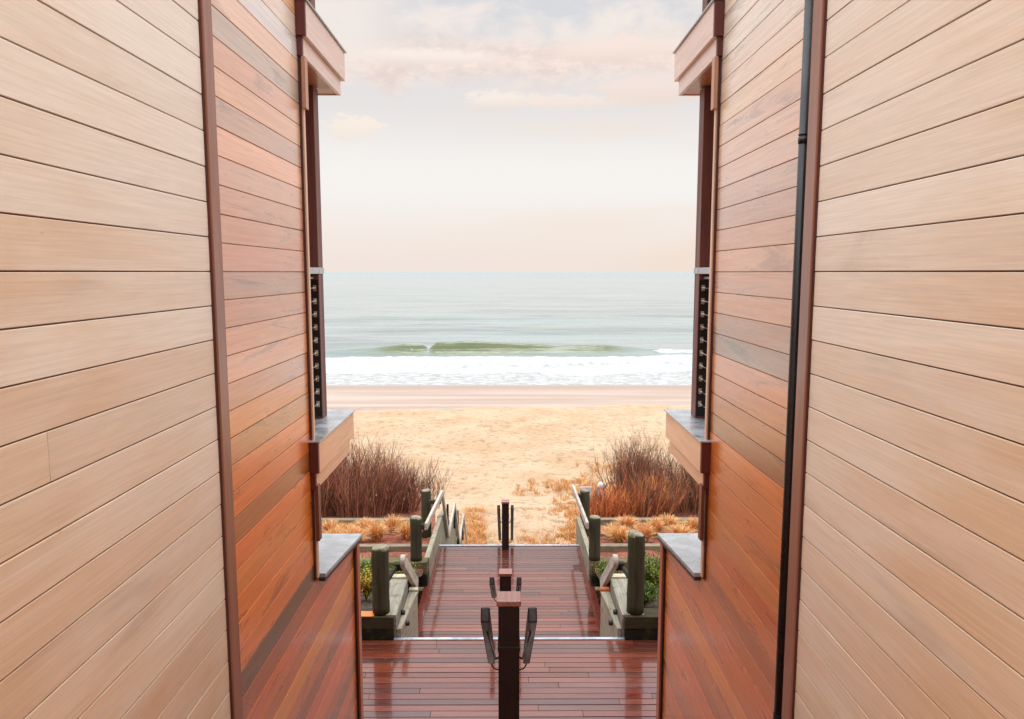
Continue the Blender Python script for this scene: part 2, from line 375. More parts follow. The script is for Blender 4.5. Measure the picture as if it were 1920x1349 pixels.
b1_ = t.noise(t.map(geo, (0.5, 1.6, 1)), 1, 5, 0.6); b2_ = t.noise(t.map(geo, (0.05, 0.25, 1)), 1, 4, 0.6)
hgt = t.m("ADD", t.m("MULTIPLY", b1_, 0.25), t.m("MULTIPLY", b2_, 1.0)); hgt = t.m("ADD", hgt, t.m("MULTIPLY", fm, t.m("MULTIPLY", fn, 0.5)))
t.l.new(t.bump(hgt, 0.55, 0.5), p.inputs["Normal"])
p.inputs["IOR"].default_value = 1.33
ratio = np.concatenate([-np.geomspace(6, 0.42, 18), np.linspace(-0.40, 0.40, 330), np.geomspace(0.42, 6, 18)])
ys = np.concatenate([np.arange(62, 78, 0.25), np.arange(78, 96, 0.14), np.arange(96, 170, 0.8), np.geomspace(171, 30000, 90)])
XR = ratio[None, :] * ys[:, None]; YY = np.repeat(ys[:, None], len(ratio), 1)
u = XR
Zs = SEA + 0 * XR
swell = np.clip((YY - 94) / 20, 0, 1) * np.clip((400 - YY) / 200, 0, 1)
Zs += swell * ((fbm(XR * 0.02, YY * 0.09, 3) - 0.5) * 1.1 + (fbm(XR * 0.1, YY * 0.4, 2) - 0.5) * 0.25)
# breaking wave: crest height along the shore
hx = np.interp(u, [-40, -24, -17, -13.0, -10.8, -9.9, -9, -5, 1, 6, 12, 17, 22, 27, 60], [0.1, 0.2, 0.6, 1.15, 1.1, 0.6, 1.3, 1.45, 1.15, 0.75, 0.9, 0.5, 0.4, 0.3, 0.2])
hx = hx * (0.9 + 0.2 * fbm(u * 0.3, u * 0 + 3, 2))
yc = 92.0 + 1.0 * np.sin(u * 0.07 + 1) + 0.6 * fbm(u * 0.2, u * 0, 2)
d = YY - yc
front = np.exp(-np.clip(-d, 0, None) ** 2 / 1.3); back = np.exp(-np.clip(d, 0, None) ** 2 / 22.0)
Zs += hx * np.where(d < 0, front, back)
green = np.clip(np.exp(-(d + 0.7) ** 2 / 1.8) * np.clip(hx - 0.35, 0, 1) * 1.9, 0, 1)
fe = np.interp(u, [-60, -22, -10, 5, 15, 20, 60], [86.5, 87.5, 88.8, 88.6, 88.2, 91, 92.0]) + (fbm(u * 0.25, YY * 0, 3) - 0.5) * 1.5
foam = np.clip((fe - YY) / 0.8, 0, 1) * np.clip((YY - (70.5 + (fbm(u * 0.12 + 9, YY * 0, 3) - 0.5) * 6)) / 5, 0.0, 1)
foam = np.maximum(foam, 0.56 * np.clip((fe - YY) / 1, 0, 1) * np.clip((YY - 64.5) / 1.5, 0, 1))
lip = np.exp(-(d - 0.1) ** 2 / 0.10) * np.interp(u, [-60, -13.3, -12.7, -10.4, -9.4, -9.0, 2, 3, 8, 14, 17, 24, 28, 60], [0, 0, 0.7, 0.9, 0.9, 0, 0, 0.5, 0.5, 0, 0.8, 0.9, 0.3, 0.2])
fall = np.exp(-(d + 0.9) ** 2 / 1.2) * (np.exp(-(u + 12.0) ** 2 / 0.15) * 0.45 + np.exp(-(u + 9.8) ** 2 / 0.3) * 0.45 + np.clip((u - 16) / 3, 0, 1) * np.clip((34 - u) / 8, 0, 1) * 0.75)
foam = np.clip(np.maximum(foam, np.maximum(lip, fall)), 0, 1)
Zs += np.where((foam > 0.6) & (YY < fe + 0.5), (fbm(XR * 0.9, YY * 1.3, 3) - 0.4) * 0.32, 0) * np.clip((foam - 0.6) * 4, 0, 1)
# second small surge line
q = YY - (78.5 + 1.3 * np.sin(u * 0.06) + (fbm(u * 0.2, YY * 0 + 7, 3) - 0.5) * 2.5); Zs += 0.32 * np.exp(-np.where(q < 0, q * q / 0.12, q * q / 4)) * np.interp(u, [-60, -12, -2, 20, 60], [0.1, 0.2, 1, 1, 0.6])
green = np.maximum(green, 0.6 * np.exp(-(q + 0.2) ** 2 / 0.08) * np.interp(u, [-60, -10, 0, 14, 20, 60], [0, 0.1, 1, 1, 0.3, 0.3]))
tag(sheet("sea", ratio, ys, Zs, mw, {"foam": foam, "green": green}, X=XR), kind="structure")

# ------------------------------------------------------------------ houses
S = 0.13; Z0 = 3.972
CREAM = lin(236, 208, 184)
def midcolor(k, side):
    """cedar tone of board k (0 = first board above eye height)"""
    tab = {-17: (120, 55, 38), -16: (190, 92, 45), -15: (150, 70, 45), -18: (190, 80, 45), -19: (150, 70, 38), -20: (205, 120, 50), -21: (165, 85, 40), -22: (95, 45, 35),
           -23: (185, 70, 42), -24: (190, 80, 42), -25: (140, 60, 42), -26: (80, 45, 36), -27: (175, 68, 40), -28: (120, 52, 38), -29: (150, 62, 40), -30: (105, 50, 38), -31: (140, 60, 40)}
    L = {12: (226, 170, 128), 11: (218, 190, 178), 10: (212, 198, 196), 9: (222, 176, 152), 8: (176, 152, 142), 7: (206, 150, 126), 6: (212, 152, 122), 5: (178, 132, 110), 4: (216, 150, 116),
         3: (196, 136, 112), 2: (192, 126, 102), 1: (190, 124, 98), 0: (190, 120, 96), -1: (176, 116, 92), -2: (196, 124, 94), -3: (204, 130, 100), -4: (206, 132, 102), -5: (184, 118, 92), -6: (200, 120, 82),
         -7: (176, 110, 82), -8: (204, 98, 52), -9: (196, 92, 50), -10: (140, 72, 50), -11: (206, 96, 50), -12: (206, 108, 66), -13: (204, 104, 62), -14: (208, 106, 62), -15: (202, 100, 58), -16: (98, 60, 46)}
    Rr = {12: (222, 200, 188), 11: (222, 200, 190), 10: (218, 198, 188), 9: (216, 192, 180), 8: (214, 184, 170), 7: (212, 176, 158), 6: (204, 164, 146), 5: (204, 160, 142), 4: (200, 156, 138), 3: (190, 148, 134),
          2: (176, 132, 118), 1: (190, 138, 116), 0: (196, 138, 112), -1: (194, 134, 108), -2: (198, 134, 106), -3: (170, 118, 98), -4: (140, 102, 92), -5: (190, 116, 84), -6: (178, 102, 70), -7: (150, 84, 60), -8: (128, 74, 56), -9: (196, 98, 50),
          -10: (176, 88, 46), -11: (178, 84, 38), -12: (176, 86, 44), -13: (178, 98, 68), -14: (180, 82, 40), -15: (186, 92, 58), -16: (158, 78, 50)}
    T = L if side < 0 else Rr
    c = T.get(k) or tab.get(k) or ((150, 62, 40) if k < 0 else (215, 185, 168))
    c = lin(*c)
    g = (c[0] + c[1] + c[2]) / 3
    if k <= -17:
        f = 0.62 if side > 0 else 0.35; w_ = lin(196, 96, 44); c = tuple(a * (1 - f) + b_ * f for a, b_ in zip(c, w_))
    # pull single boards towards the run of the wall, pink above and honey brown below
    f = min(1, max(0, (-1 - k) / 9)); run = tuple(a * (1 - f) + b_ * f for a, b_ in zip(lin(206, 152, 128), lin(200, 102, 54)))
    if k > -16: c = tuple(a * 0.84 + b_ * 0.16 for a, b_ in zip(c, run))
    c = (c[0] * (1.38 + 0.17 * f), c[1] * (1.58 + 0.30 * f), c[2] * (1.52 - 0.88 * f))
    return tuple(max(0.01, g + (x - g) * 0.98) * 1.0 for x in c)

def cap_z(y): return 1.885 + (y - 4.95) * (1.725 - 1.885) / 1.18

def boards(mb, side, X0, y0, y1, zlo, zhi, colf, top=None, gap=0.0045, joints=0.0):
    """horizontal siding boards facing the passage"""
    k = math.floor((zlo - Z0) / S)
    while Z0 + k * S < zhi:
        zb = Z0 + k * S + gap / 2; ztp = Z0 + (k + 1) * S - gap / 2
        ye = y1(zb) if callable(y1) else y1
        tf = (lambda y: min(ztp, top(y))) if top else (lambda y: ztp)
        st = [y0]
        if top:
            for i in range(1, 13):
                yy = y0 + (ye - y0) * i / 12
                st.append(yy)
        else: st.append(ye)
        # split into lengths
        cuts = []
        if random.random() < joints and not top: cuts = [random.uniform(y0 + 0.4, ye - 0.4)]
        segs = [y0] + cuts + [ye]
        for a, b in zip(segs[:-1], segs[1:]):
            stt = [a + (0.0006 if a != y0 else 0)] + [q for q in st if a < q < b] + [b - (0.0006 if b != ye else 0)]
            tint = colf(k); uo = (random.uniform(0, 90), random.uniform(0, 90)); dev = random.uniform(-0.0007, 0.0007); cup = random.uniform(0.0, 0.0005)
            prof = [(0.0, 0.012), (0.0, 0.0012), (0.012, 0.0), (0.35, -cup), (0.65, -cup), (0.988, 0.0), (1.0, 0.0012), (1.0, 0.012)]
            base = len(mb.v); n = len(prof)
            for yy in stt:
                zt = max(tf(yy), zb + 0.001)
                for tt, dx in prof:
                    mb.v.append((side * (X0 + dx + dev), yy, zb + tt * (zt - zb)))
            for i in range(len(stt) - 1):
                for j in range(n - 1):
                    q = [base + i * n + j, base + i * n + j + 1, base + (i + 1) * n + j + 1, base + (i + 1) * n + j]
                    if side > 0: q = q[::-1]
                    vv = [mb.v[z] for z in q]
                    mb.face(q, [(c[1] + uo[0], c[2] + uo[1]) for c in vv], tint, False)
        k += 1

def house(side, Xn, Xm, label):
    s = side
    root = thing("cedar_house", label, "house", (s * 3, 2.0, -0.6), "cedar houses either side of the walkway")
    def B(): return MB()
    dark = (0.02, 0.012, 0.009)
    # masses behind the siding
    b = B(); b.box(s * (Xn + 0.006), s * 9, -1.6, 2.86, -0.6, 5.55, (0.09, 0.045, 0.03)); b.box(s * (Xm + 0.006), s * 9, 2.865, 4.815, -0.6, 5.95, (0.30, 0.17, 0.10)); b.build("wall", M["darkwood"], root)
    b = B(); b.box(s * (Xn - 0.03), s * 9.05, -1.65, 2.95, 5.56, 5.62, (0.3, 0.3, 0.32)); b.box(s * (Xm - 0.04), s * 9.05, 2.951, 4.87, 5.96, 6.02, (0.3, 0.3, 0.32)); b.build("roof", M["flash"], root)
    # near pale siding
    def cn(k):
        v = random.uniform(-1, 1); low = min(1, max(0, (2.0 - k) / 22))
        c = lin(246 - 14 * low + 6 * v, 235 - 26 * low + 9 * v, 219 - 36 * low + 11 * v)
        return tuple(q * 0.97 for q in c)
    b = B(); yt = 2.868 if s < 0 else 2.856
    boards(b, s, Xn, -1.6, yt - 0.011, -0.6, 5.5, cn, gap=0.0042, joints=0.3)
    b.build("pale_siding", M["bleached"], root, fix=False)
    # mid reddish siding and the low wing wall, one plane
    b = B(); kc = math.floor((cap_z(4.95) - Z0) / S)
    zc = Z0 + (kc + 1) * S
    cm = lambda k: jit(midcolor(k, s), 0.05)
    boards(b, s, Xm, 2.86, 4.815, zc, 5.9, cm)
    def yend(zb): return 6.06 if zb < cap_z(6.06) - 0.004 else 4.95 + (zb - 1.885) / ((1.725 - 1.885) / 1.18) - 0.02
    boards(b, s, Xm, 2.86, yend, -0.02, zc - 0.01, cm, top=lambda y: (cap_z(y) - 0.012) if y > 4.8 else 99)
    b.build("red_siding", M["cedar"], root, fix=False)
    b = B(); y0, y1 = 4.83, 6.06
    P = [(s * (Xm + 0.008), y0, -0.3), (s * (Xm + 0.5), y0, -0.3), (s * (Xm + 0.5), y1, -0.3), (s * (Xm + 0.008), y1, -0.3)]
    P += [(x, y, cap_z(y) - 0.014) for x, y, z in P]
    b.hexa(P, dark); b.build("wing_wall", M["darkwood"], root)
    b = B(); P = []
    for z in (-0.002, 0.028):
        for x, y in ((Xm - 0.05, 4.925), (Xm + 0.56, 4.925), (Xm + 0.56, 6.19), (Xm - 0.05, 6.19)): P.append((s * x, y, cap_z(y) + z))
    b.hexa(P, (0.4, 0.4, 0.42)); cop = b.build("coping", M["flash"], root, 0.003)
    # drip edge under the coping
    b = B(); P = []
    for z in (-0.045, -0.0025):
        for x, y in ((Xm - 0.046, 4.928), (Xm - 0.004, 4.928), (Xm - 0.004, 6.187), (Xm - 0.046, 6.187)): P.append((s * x, y, cap_z(y) + z + (0 if z > -0.01 else 0.015)))
    b.hexa(P, (0.05, 0.03, 0.03)); b.build("drip_edge", M["darkwood"], cop, 0.002)
    b = B(); b.box(s * (Xm - 0.03), s * (Xm + 0.52), 6.065, 6.165, -0.3, 1.695, lin(176, 92, 58)); b.build("corner_trim", M["trim"], root, 0.003)
    b = B(); b.box(s * (Xm - 0.016), s * (Xm + 0.004), 6.045, 6.0635, -0.3, 1.70, dark); b.build("reveal", M["darkwood"], root)
    # corner boards
    b = B(); b.box(s * (Xn - 0.014), s * (Xn + 0.16), yt, 2.955 if s < 0 else 2.945, -0.6, 5.55, lin(150, 98, 76)); b.build("corner_trim", M["trim"], root, 0.003)
    b = B(); b.box(s * (Xn - 0.006), s * (Xn + 0.005), yt - 0.010, yt - 0.001, -0.6, 5.55, lin(84, 38, 34)); b.build("reveal", M["darkwood"], root)
    b = B(); b.box(s * (Xm - 0.024), s * (Xm + 0.07), 4.830, 4.868, 1.92, 5.95, lin(226, 182, 150)); b.build("corner_trim", M["trim"], root, 0.003)
    b = B(); b.box(s * (Xm - 0.014), s * (Xm + 0.004), 4.816, 4.829, 1.92, 5.95, lin(80, 38, 32)); b.build("reveal", M["darkwood"], root)
    for zt, zb_ in ((5.298, 4.985), (2.568, 2.19)):
        b = B(); b.box(s * (Xm - 0.048), s * (Xm - 0.0255), 4.802, 4.866, zb_, zt, lin(190, 140, 112) if zt > 4 else lin(110, 52, 34)); b.build("bracket_board", M["trim"], root, 0.002)
    # balconies
    for lev, zt in ((1, 5.63), (0, 2.87)):
        fc = lin(232, 204, 192) if lev else lin(240, 186, 148)
        b = B(); b.box(s * (Xm - 0.062), s * (Xm - 0.034), 4.812, 5.88, zt - 0.215, zt - 0.008, fc); b.box(s * (Xm - 0.06), s * 4.5, 5.881, 5.91, zt - 0.215, zt - 0.008, fc)
        b.box(s * (Xm - 0.036), s * (Xm - 0.012), 4.828, 5.84, zt - 0.33, zt - 0.216, fc); b.box(s * (Xm - 0.034), s * 4.5, 5.841, 5.865, zt - 0.33, zt - 0.216, fc)
        bal = b.build("balcony", M["trim"], root, 0.002)
        b = B(); b.box(s * (Xm - 0.06), s * (Xm - 0.001), 4.785, 4.811, zt - 0.215, zt - 0.008, lin(96, 36, 30)); b.box(s * (Xm - 0.034), s * (Xm - 0.001), 4.80, 4.827, zt - 0.33, zt - 0.216, lin(92, 36, 30))  # near ends coloured dark red-brown to stand for their shade
        b.build("fascia_end", M["darkwood"], bal, 0.002)
        b = B(); b.box(s * (Xm - 0.010), s * 4.5, 4.872, 5.84, zt - 0.325, zt - 0.20, lin(186, 118, 74)); b.build("soffit", M["trim"], bal)
        b = B(); b.box(s * (Xm - 0.010), s * 4.5, 4.873, 5.88, zt - 0.19, zt - 0.009, dark); b.build("floor_frame", M["darkwood"], bal)
        b = B(); b.box(s * (Xm - 0.075), s * 4.5, 4.778, 5.925, zt - 0.006, zt + 0.004, (0.4, 0.4, 0.42)); b.build("flashing", M["flash"], bal, 0.001)
        # posts and cable railing
        top = 5.298 if lev == 0 else 6.75
        b = B(); b.box(s * 1.405, s * 1.545, 5.55, 5.685, zt + 0.005, top, lin(112, 62, 52)); po = b.build("post", M["darkwood"], root, 0.004)
        rz = zt + 1.10
        b = MB(); b.box(s * 1.410, s * 1.54, 5.5465, 5.5495, zt + 0.02, rz - 0.055, (0.012, 0.010, 0.010)); b.build("shade_panel", M["black"], po)  # added black sheet, paints the dark wet shade on the post below the rail
        b = B(); b.box(s * 1.40, s * 1.57, 4.872, 5.549, rz - 0.012, rz + 0.034, lin(170, 165, 165)); b.box(s * 1.398, s * 1.4035, 5.549, 5.69, rz - 0.012, rz + 0.034, lin(170, 165, 165))
        ra = b.build("railing", M["flash"], root, 0.003)
        b = B(); b.box(s * 1.44, s * 1.52, 4.872, 5.548, rz - 0.05, rz - 0.032, lin(170, 165, 165)); b.build("lower_rail", M["flash"], ra, 0.002)
        for i in range(10):
            zc_ = zt + 0.115 + i * 0.0965
            b = B(); b.tube([(s * 1.436, 4.875, zc_), (s * 1.436, 5.535, zc_)], 0.0034, 6); b.build("cable", M["steel"], ra)
            b = B(); b.tube([(s * 1.436, 5.49, zc_), (s * 1.436, 5.536, zc_)], 0.0075, 8); b.tube([(s * 1.436, 5.536, zc_), (s * 1.436, 5.549, zc_)], 0.013, 8)
            b.box(s * 1.424, s * 1.448, 5.5415, 5.5485, zc_ - 0.022, zc_ + 0.022, (0.5, 0.5, 0.5)); b.build("cable_fitting", M["steel"], ra)
    # deck boards on the sea side facade
    b = B()
    for z in (0.0, 2.90):
        b.box(s * 1.9, s * 3.9, 4.902, 4.93, z, z + 2.2, (0.05, 0.05, 0.06))
    b.build("glazed_door", M["black"], root)
    if s > 0:
        b = B(); b.tube([(1.240, 3.215, -0.3), (1.240, 3.215, 5.9)], 0.023, 18, (0.03, 0.03, 0.03)); pi = b.build("downpipe", M["black"], root)
        for z in (4.52, 1.93):
            b = B(); b.tube([(1.240, 3.215, z - 0.012), (1.240, 3.215, z + 0.012)], 0.026, 18); b.tube([(1.240, 3.215, z + 0.02), (1.240, 3.215, z + 0.026)], 0.0255, 18)
            b.box(1.255, 1.321, 3.205, 3.225, z - 0.008, z + 0.008); b.build("pipe_bracket", M["black"], pi)
    adopt(root)
    return root
house(-1, 1.135, 1.31, "cedar clad house left of the boardwalk, without a downpipe")
house(1, 1.160, 1.322, "cedar clad house right of the boardwalk, with a black downpipe")

# ------------------------------------------------------------------ boardwalks
RED = [(150, 72, 58), (126, 58, 48), (168, 92, 72), (110, 54, 48), (140, 82, 72), (158, 78, 58), (120, 66, 62), (136, 62, 50)]
def deck(x0, x1, y0, y1, z, pitch=0.094):
    mb = MB(); y = y1
    while y > y0:
        x = x0; first = True
        while x < x1:
            L = random.uniform(1.0, 3.4) if not first else random.uniform(0.4, 3.2); first = False
            xe = min(x1, x + L)
            if x1 - xe < 0.25: xe = x1
            c = jit(lin(*random.choice(RED)), 0.16); c = (c[0] * 0.54, c[1] * 0.45, c[2] * 0.32)
            dz = random.uniform(-0.0012, 0.0012); tl_ = random.uniform(-0.0008, 0.0008)
            mb.hexa([(x + 0.001, y - pitch + 0.008, z - 0.022), (xe - 0.001, y - pitch + 0.008, z - 0.022), (xe - 0.001, y, z - 0.022), (x + 0.001, y, z - 0.022),
                     (x + 0.001, y - pitch + 0.008, z + dz), (xe - 0.001, y - pitch + 0.008, z + dz), (xe - 0.001, y, z + dz + tl_), (x + 0.001, y, z + dz + tl_)], c, 0)
            x = xe
        y -= pitch
    return mb
up = deck(-2.6, 2.6, 2.0, 7.70, 0.0).build("boardwalk", M["deck"], None, 0.002); tag(up, kind="structure")
lo = deck(-1.19, 1.19, 8.86, 12.58, -0.79).build("boardwalk", M["deck"], None, 0.002); tag(lo, kind="structure")
b = MB()
b.box(-2.6, 2.6, 2.0, 7.68, -0.20, -0.03, (0.02, 0.01, 0.01)); b.build("deck_frame", M["darkwood"], up)
b = MB(); b.box(-1.25, 1.25, 8.9, 12.55, -0.98, -0.82, (0.02, 0.01, 0.01)); b.build("deck_frame", M["darkwood"], lo)
for s in (-1, 1):
    b = MB(); b.box(s * 1.192, s * 1.30, 8.86, 12.58, -0.83, -0.786, lin(120, 56, 46)); b.build("border_board", M["deck"], lo, 0.003)
b = MB(); b.box(-1.255, 1.255, 7.703, 7.748, -0.03, 0.012, (0.5, 0.5, 0.5)); b.build("metal_nosing", M["nosing"], up, 0.004)
b = MB(); b.box(-1.30, 1.30, 12.583, 12.633, -0.82, -0.772, (0.5, 0.5, 0.5)); b.build("metal_nosing", M["nosing"], lo, 0.004)

def stair(name, label, y_top, z_top, z_bot, n, run, hw, m, tints):
    root = thing(name, label, "stairs", (0, y_top, z_bot))
    r = (z_top - z_bot) / n
    for i in range(1, n):
        z = z_top - i * r
        b = MB(); b.box(-hw, hw, y_top + (i - 1) * run + 0.005, y_top + i * run + 0.02, z - 0.035, z, jit(tints, 0.1), 0); b.build("tread", m, root, 0.003)
    for s in (-1, 1):
        b = MB(); b.beam((s * (hw - 0.02), y_top, z_top - r - 0.2), (s * (hw - 0.02), y_top + (n - 1) * run, z_bot - 0.02), 0.04, 0.22, tints); b.build("stringer", m, root)
    adopt(root); return root
stair("wooden_stairs", "short flight of red wooden steps dropping to the lower boardwalk", 7.75, 0.0, -0.79, 5, 0.275, 1.18, M["deck"], lin(120, 58, 48))
stair("wooden_stairs", "red wooden steps climbing from the upper boardwalk towards the viewer", 2.3, 2.38, 0.0, 14, 0.272, 0.0 + 1.05, M["deck"], lin(120, 58, 48))
bs = bpy.data.objects["wooden_stairs.001"]
stair("beach_stairs", "weathered grey steps going down to the sand beyond the lower boardwalk", 12.64, -0.79, -4.45, 21, 0.41, 1.15, M["grey"], lin(150, 138, 122))
# mirror the landward flight: it rises towards the camera, its landing behind
b = MB(); b.box(-1.05, 1.05, -1.5, 2.3, 2.345, 2.38, lin(120, 58, 48), 0); ld = b.build("landing", M["deck"], bs)
ld.matrix_parent_inverse = bs.matrix_world.inverted()

# ------------------------------------------------------------------ centre posts with twin handrails
DK = lin(36, 13, 10)
def rail_post(x, y, zt, zb, wd, reach, slope, label, length):
    root = thing("handrail_post", label, "handrail post", (x, y, zb), "dark centre posts with twin handrails")
    b = MB(); b.box(x - wd / 2, x + wd / 2, y, y + wd, zb, zt - 0.035, DK); b.build("post", M["darkwood"], root, 0.004)
    b = MB(); b.box(x - wd / 2 - 0.004, x + wd / 2 + 0.004, y - 0.004, y + wd + 0.004, zt - 0.30, zt - 0.27, DK); b.build("collar", M["darkwood"], root, 0.003)
    b = MB(); b.box(x - wd / 2 - 0.009, x + wd / 2 + 0.009, y - 0.009, y + wd + 0.009, zt - 0.034, zt, lin(150, 92, 78)); b.build("cap", M["deck"], root, 0.006)  # pale pink cap colour paints in the shine of the wet top
    for s in (-1, 1):
        xx = x + s * reach
        a = Vector((xx, y + 0.10, zt - 0.13)); dv = Vector((0, math.cos(slope), -math.sin(slope)))
        e = a + dv * length
        b = MB(); b.beam(a, e, 0.052, 0.085, DK); h = b.build("handrail", M["darkwood"], root, 0.008)
        for f, zz in ((0.16, 0.03), (1.0, 0.0)):
            q = a + dv * (length * f)
            if f < 1:
                pts = [q + Vector((0, 0, -0.03)), q + Vector((-s * 0.01, 0, -0.075)), (x + s * (wd / 2 + 0.015), q.y - 0.02, q.z - 0.085), (x + s * (wd / 2 - 0.01), q.y - 0.03, q.z - 0.075)]
                pts[2] = (x + s * (wd / 2 + 0.015), min(q.y, y + wd * 0.6), q.z - 0.085); pts[3] = (x + s * (wd / 2 - 0.01), min(q.y, y + wd * 0.6), q.z - 0.07)
            else:
                pts = [q + Vector((0, -0.01, -0.03)), q + Vector((-s * 0.004, 0.0, -0.06)), q + Vector((-s * 0.02, 0.0, -0.085)), q + Vector((-s * 0.05, 0.0, -0.095)), q + Vector((-s * 0.075, -0.0, -0.09))]
            b = MB(); b.tube(pts, 0.006, 8, (0.02, 0.02, 0.02)); b.build("bracket", M["black"], h)
    # baluster foot post that carries the far ends of the rails
    if length > 0.5:
        e = Vector((x, y + 0.10 + math.cos(slope) * length, zt - 0.13 - math.sin(slope) * length))
    adopt(root)
    return root
rail_post(-0.002, 3.96, 2.16, 1.20, 0.118, 0.135, R(36), "nearest dark centre post, its twin handrails sloping away beside it", 1.75)
rail_post(-0.040, 7.60, 0.80, 0.0, 0.122, 0.147, R(31), "middle dark centre post standing at the edge of the upper boardwalk", 1.15)
rail_post(-0.065, 12.42, 0.065, -0.79, 0.122, 0.118, R(36), "farthest dark centre post standing at the seaward edge of the lower boardwalk", 1.9)

# ------------------------------------------------------------------ terraces
mm, t, p = mat("mulch")
geo = t.new("ShaderNodeNewGeometry").outputs["Position"]
n1 = t.noise(geo, 30, 5, 0.7); n2 = t.noise(geo, 2.0, 3, 0.5); sp = t.new("ShaderNodeSeparateXYZ"); t.l.new(geo, sp.inputs[0])
cb = t.mix(t.ramp(n1, 0.35, 0.65), lin(96, 48, 36), lin(190, 110, 78)); cb = t.mix(t.ramp(n2, 0.45, 0.65, 0, 0.6), cb, lin(86, 58, 44))
cb = t.mix(t.ramp(sp.outputs[1], 10.6, 10.9, 1, 0), cb, t.mix(t.ramp(n1, 0.35, 0.65), lin(40, 34, 26), lin(96, 80, 58)))
cb = t.mix(t.ramp(sp.outputs[1], 17.2, 18.5), cb, lin(175, 150, 126))
t.l.new(cb, p.inputs["Base Color"]); p.inputs["Roughness"].default_value = 0.9
t.l.new(t.bump(n1, 1.0, 0.03), p.inputs["Normal"])
for s in (-1, 1):
    xs = np.linspace(1.30, 8.5, 90) * s
    if s < 0: xs = xs[::-1]
    ys = np.linspace(7.86, 19.5, 170); Xg, Yg = np.meshgrid(xs, ys)
    Zg = np.interp(Yg, [7.86, 10.8, 10.95, 12.2, 12.3, 14.2, 14.35, 17, 18.4, 19.5], [0.12, -0.52, -0.50, -0.74, -0.74, -0.98, -1.02, -1.35, -2.7, -4.5]) + (fbm(Xg * 3, Yg * 3, 4) - 0.5) * 0.10
    inner = np.where(Yg > 13.3, np.maximum(1.30, 0.102 * Yg), 1.30)
    Xg = s * (inner + (np.abs(Xg) - 1.30) * (8.5 - inner) / 7.2)
    tag(sheet("mulch_bed", xs, ys, Zg, mm, X=Xg), kind="structure")

GT = lin(140, 124, 104); DT = lin(40, 34, 27)
def timber(label, x0, x1, y0, y1, z0, z1, tint=GT, m="grey", rows=1, endtint=None):
    root = thing("landscape_timber", label, "timber", ((x0 + x1) / 2, y0, z0), "timbers edging the planting terraces")
    h = (z1 - z0) / rows
    for i in range(rows):
        b = MB(); b.box(x0, x1, y0 - 0.004 * i, y1, z0 + i * h + 0.002, z0 + (i + 1) * h - 0.002, tint if i == rows - 1 else DT, 0)
        b.build("beam", M[m], root, 0.008)
    adopt(root); return root
for s, nm in ((-1, "left"), (1, "right")):
    x = lambda a, b: (min(s * a, s * b), max(s * a, s * b))
    # upper retaining box at the edge of the upper boardwalk
    timber("dark mossy timber wall under the nearest %s piling" % nm, *x(1.255, 3.6), 7.715, 7.93, -0.03, 0.26, lin(66, 58, 42), "mossy", 2)
    timber("mossy timber step under the middle %s piling, beside the lower boardwalk" % nm, *x(1.25, 4.4), 10.90, 11.10, -0.80, -0.40, lin(112, 100, 72), "mossy", 2)
    timber("grey timber behind the middle %s piling, below the dry grass tufts" % nm, *x(1.36, 5.0), 12.2, 12.33, -0.86, -0.64, GT, "grey")
    timber("long grey timber between the dry tufts and the bare shrubs on the %s" % nm, *x(1.62, 5.6), 14.2, 14.34, -1.12, -0.86, GT, "grey")
# orange worn patches on the left timbers
b = MB(); b.box(-3.0, -1.47, 7.714, 7.84, 0.262, 0.268, lin(232, 128, 40)); o = b.build("worn_board", M["trim"]); 
r_ = bpy.data.objects["landscape_timber"]; o.parent = r_; o.matrix_parent_inverse = r_.matrix_world.inverted()

def curb(s, nm):
    """plank kerb along the lower boardwalk"""
    b = MB(); P = []
    for (z_, yy) in ((-0.98, 0),): pass
    x0, x1 = s * 1.235, s * 1.315
    P = [(x0, 11.11, -0.98), (x1, 11.11, -0.98), (x1, 13.3, -1.3), (x0, 13.3, -1.3), (x0, 11.11, -0.41), (x1, 11.11, -0.41), (x1, 13.3, -0.50), (x0, 13.3, -0.50)]
    b.hexa(P, lin(158, 150, 130), 1)
    tag(b.build("plank_curb", M["grey"], None, 0.006), "grey plank kerb along the %s edge of the lower boardwalk" % nm, "kerb", "plank kerbs of the lower boardwalk")
curb(-1, "left"); curb(1, "right")

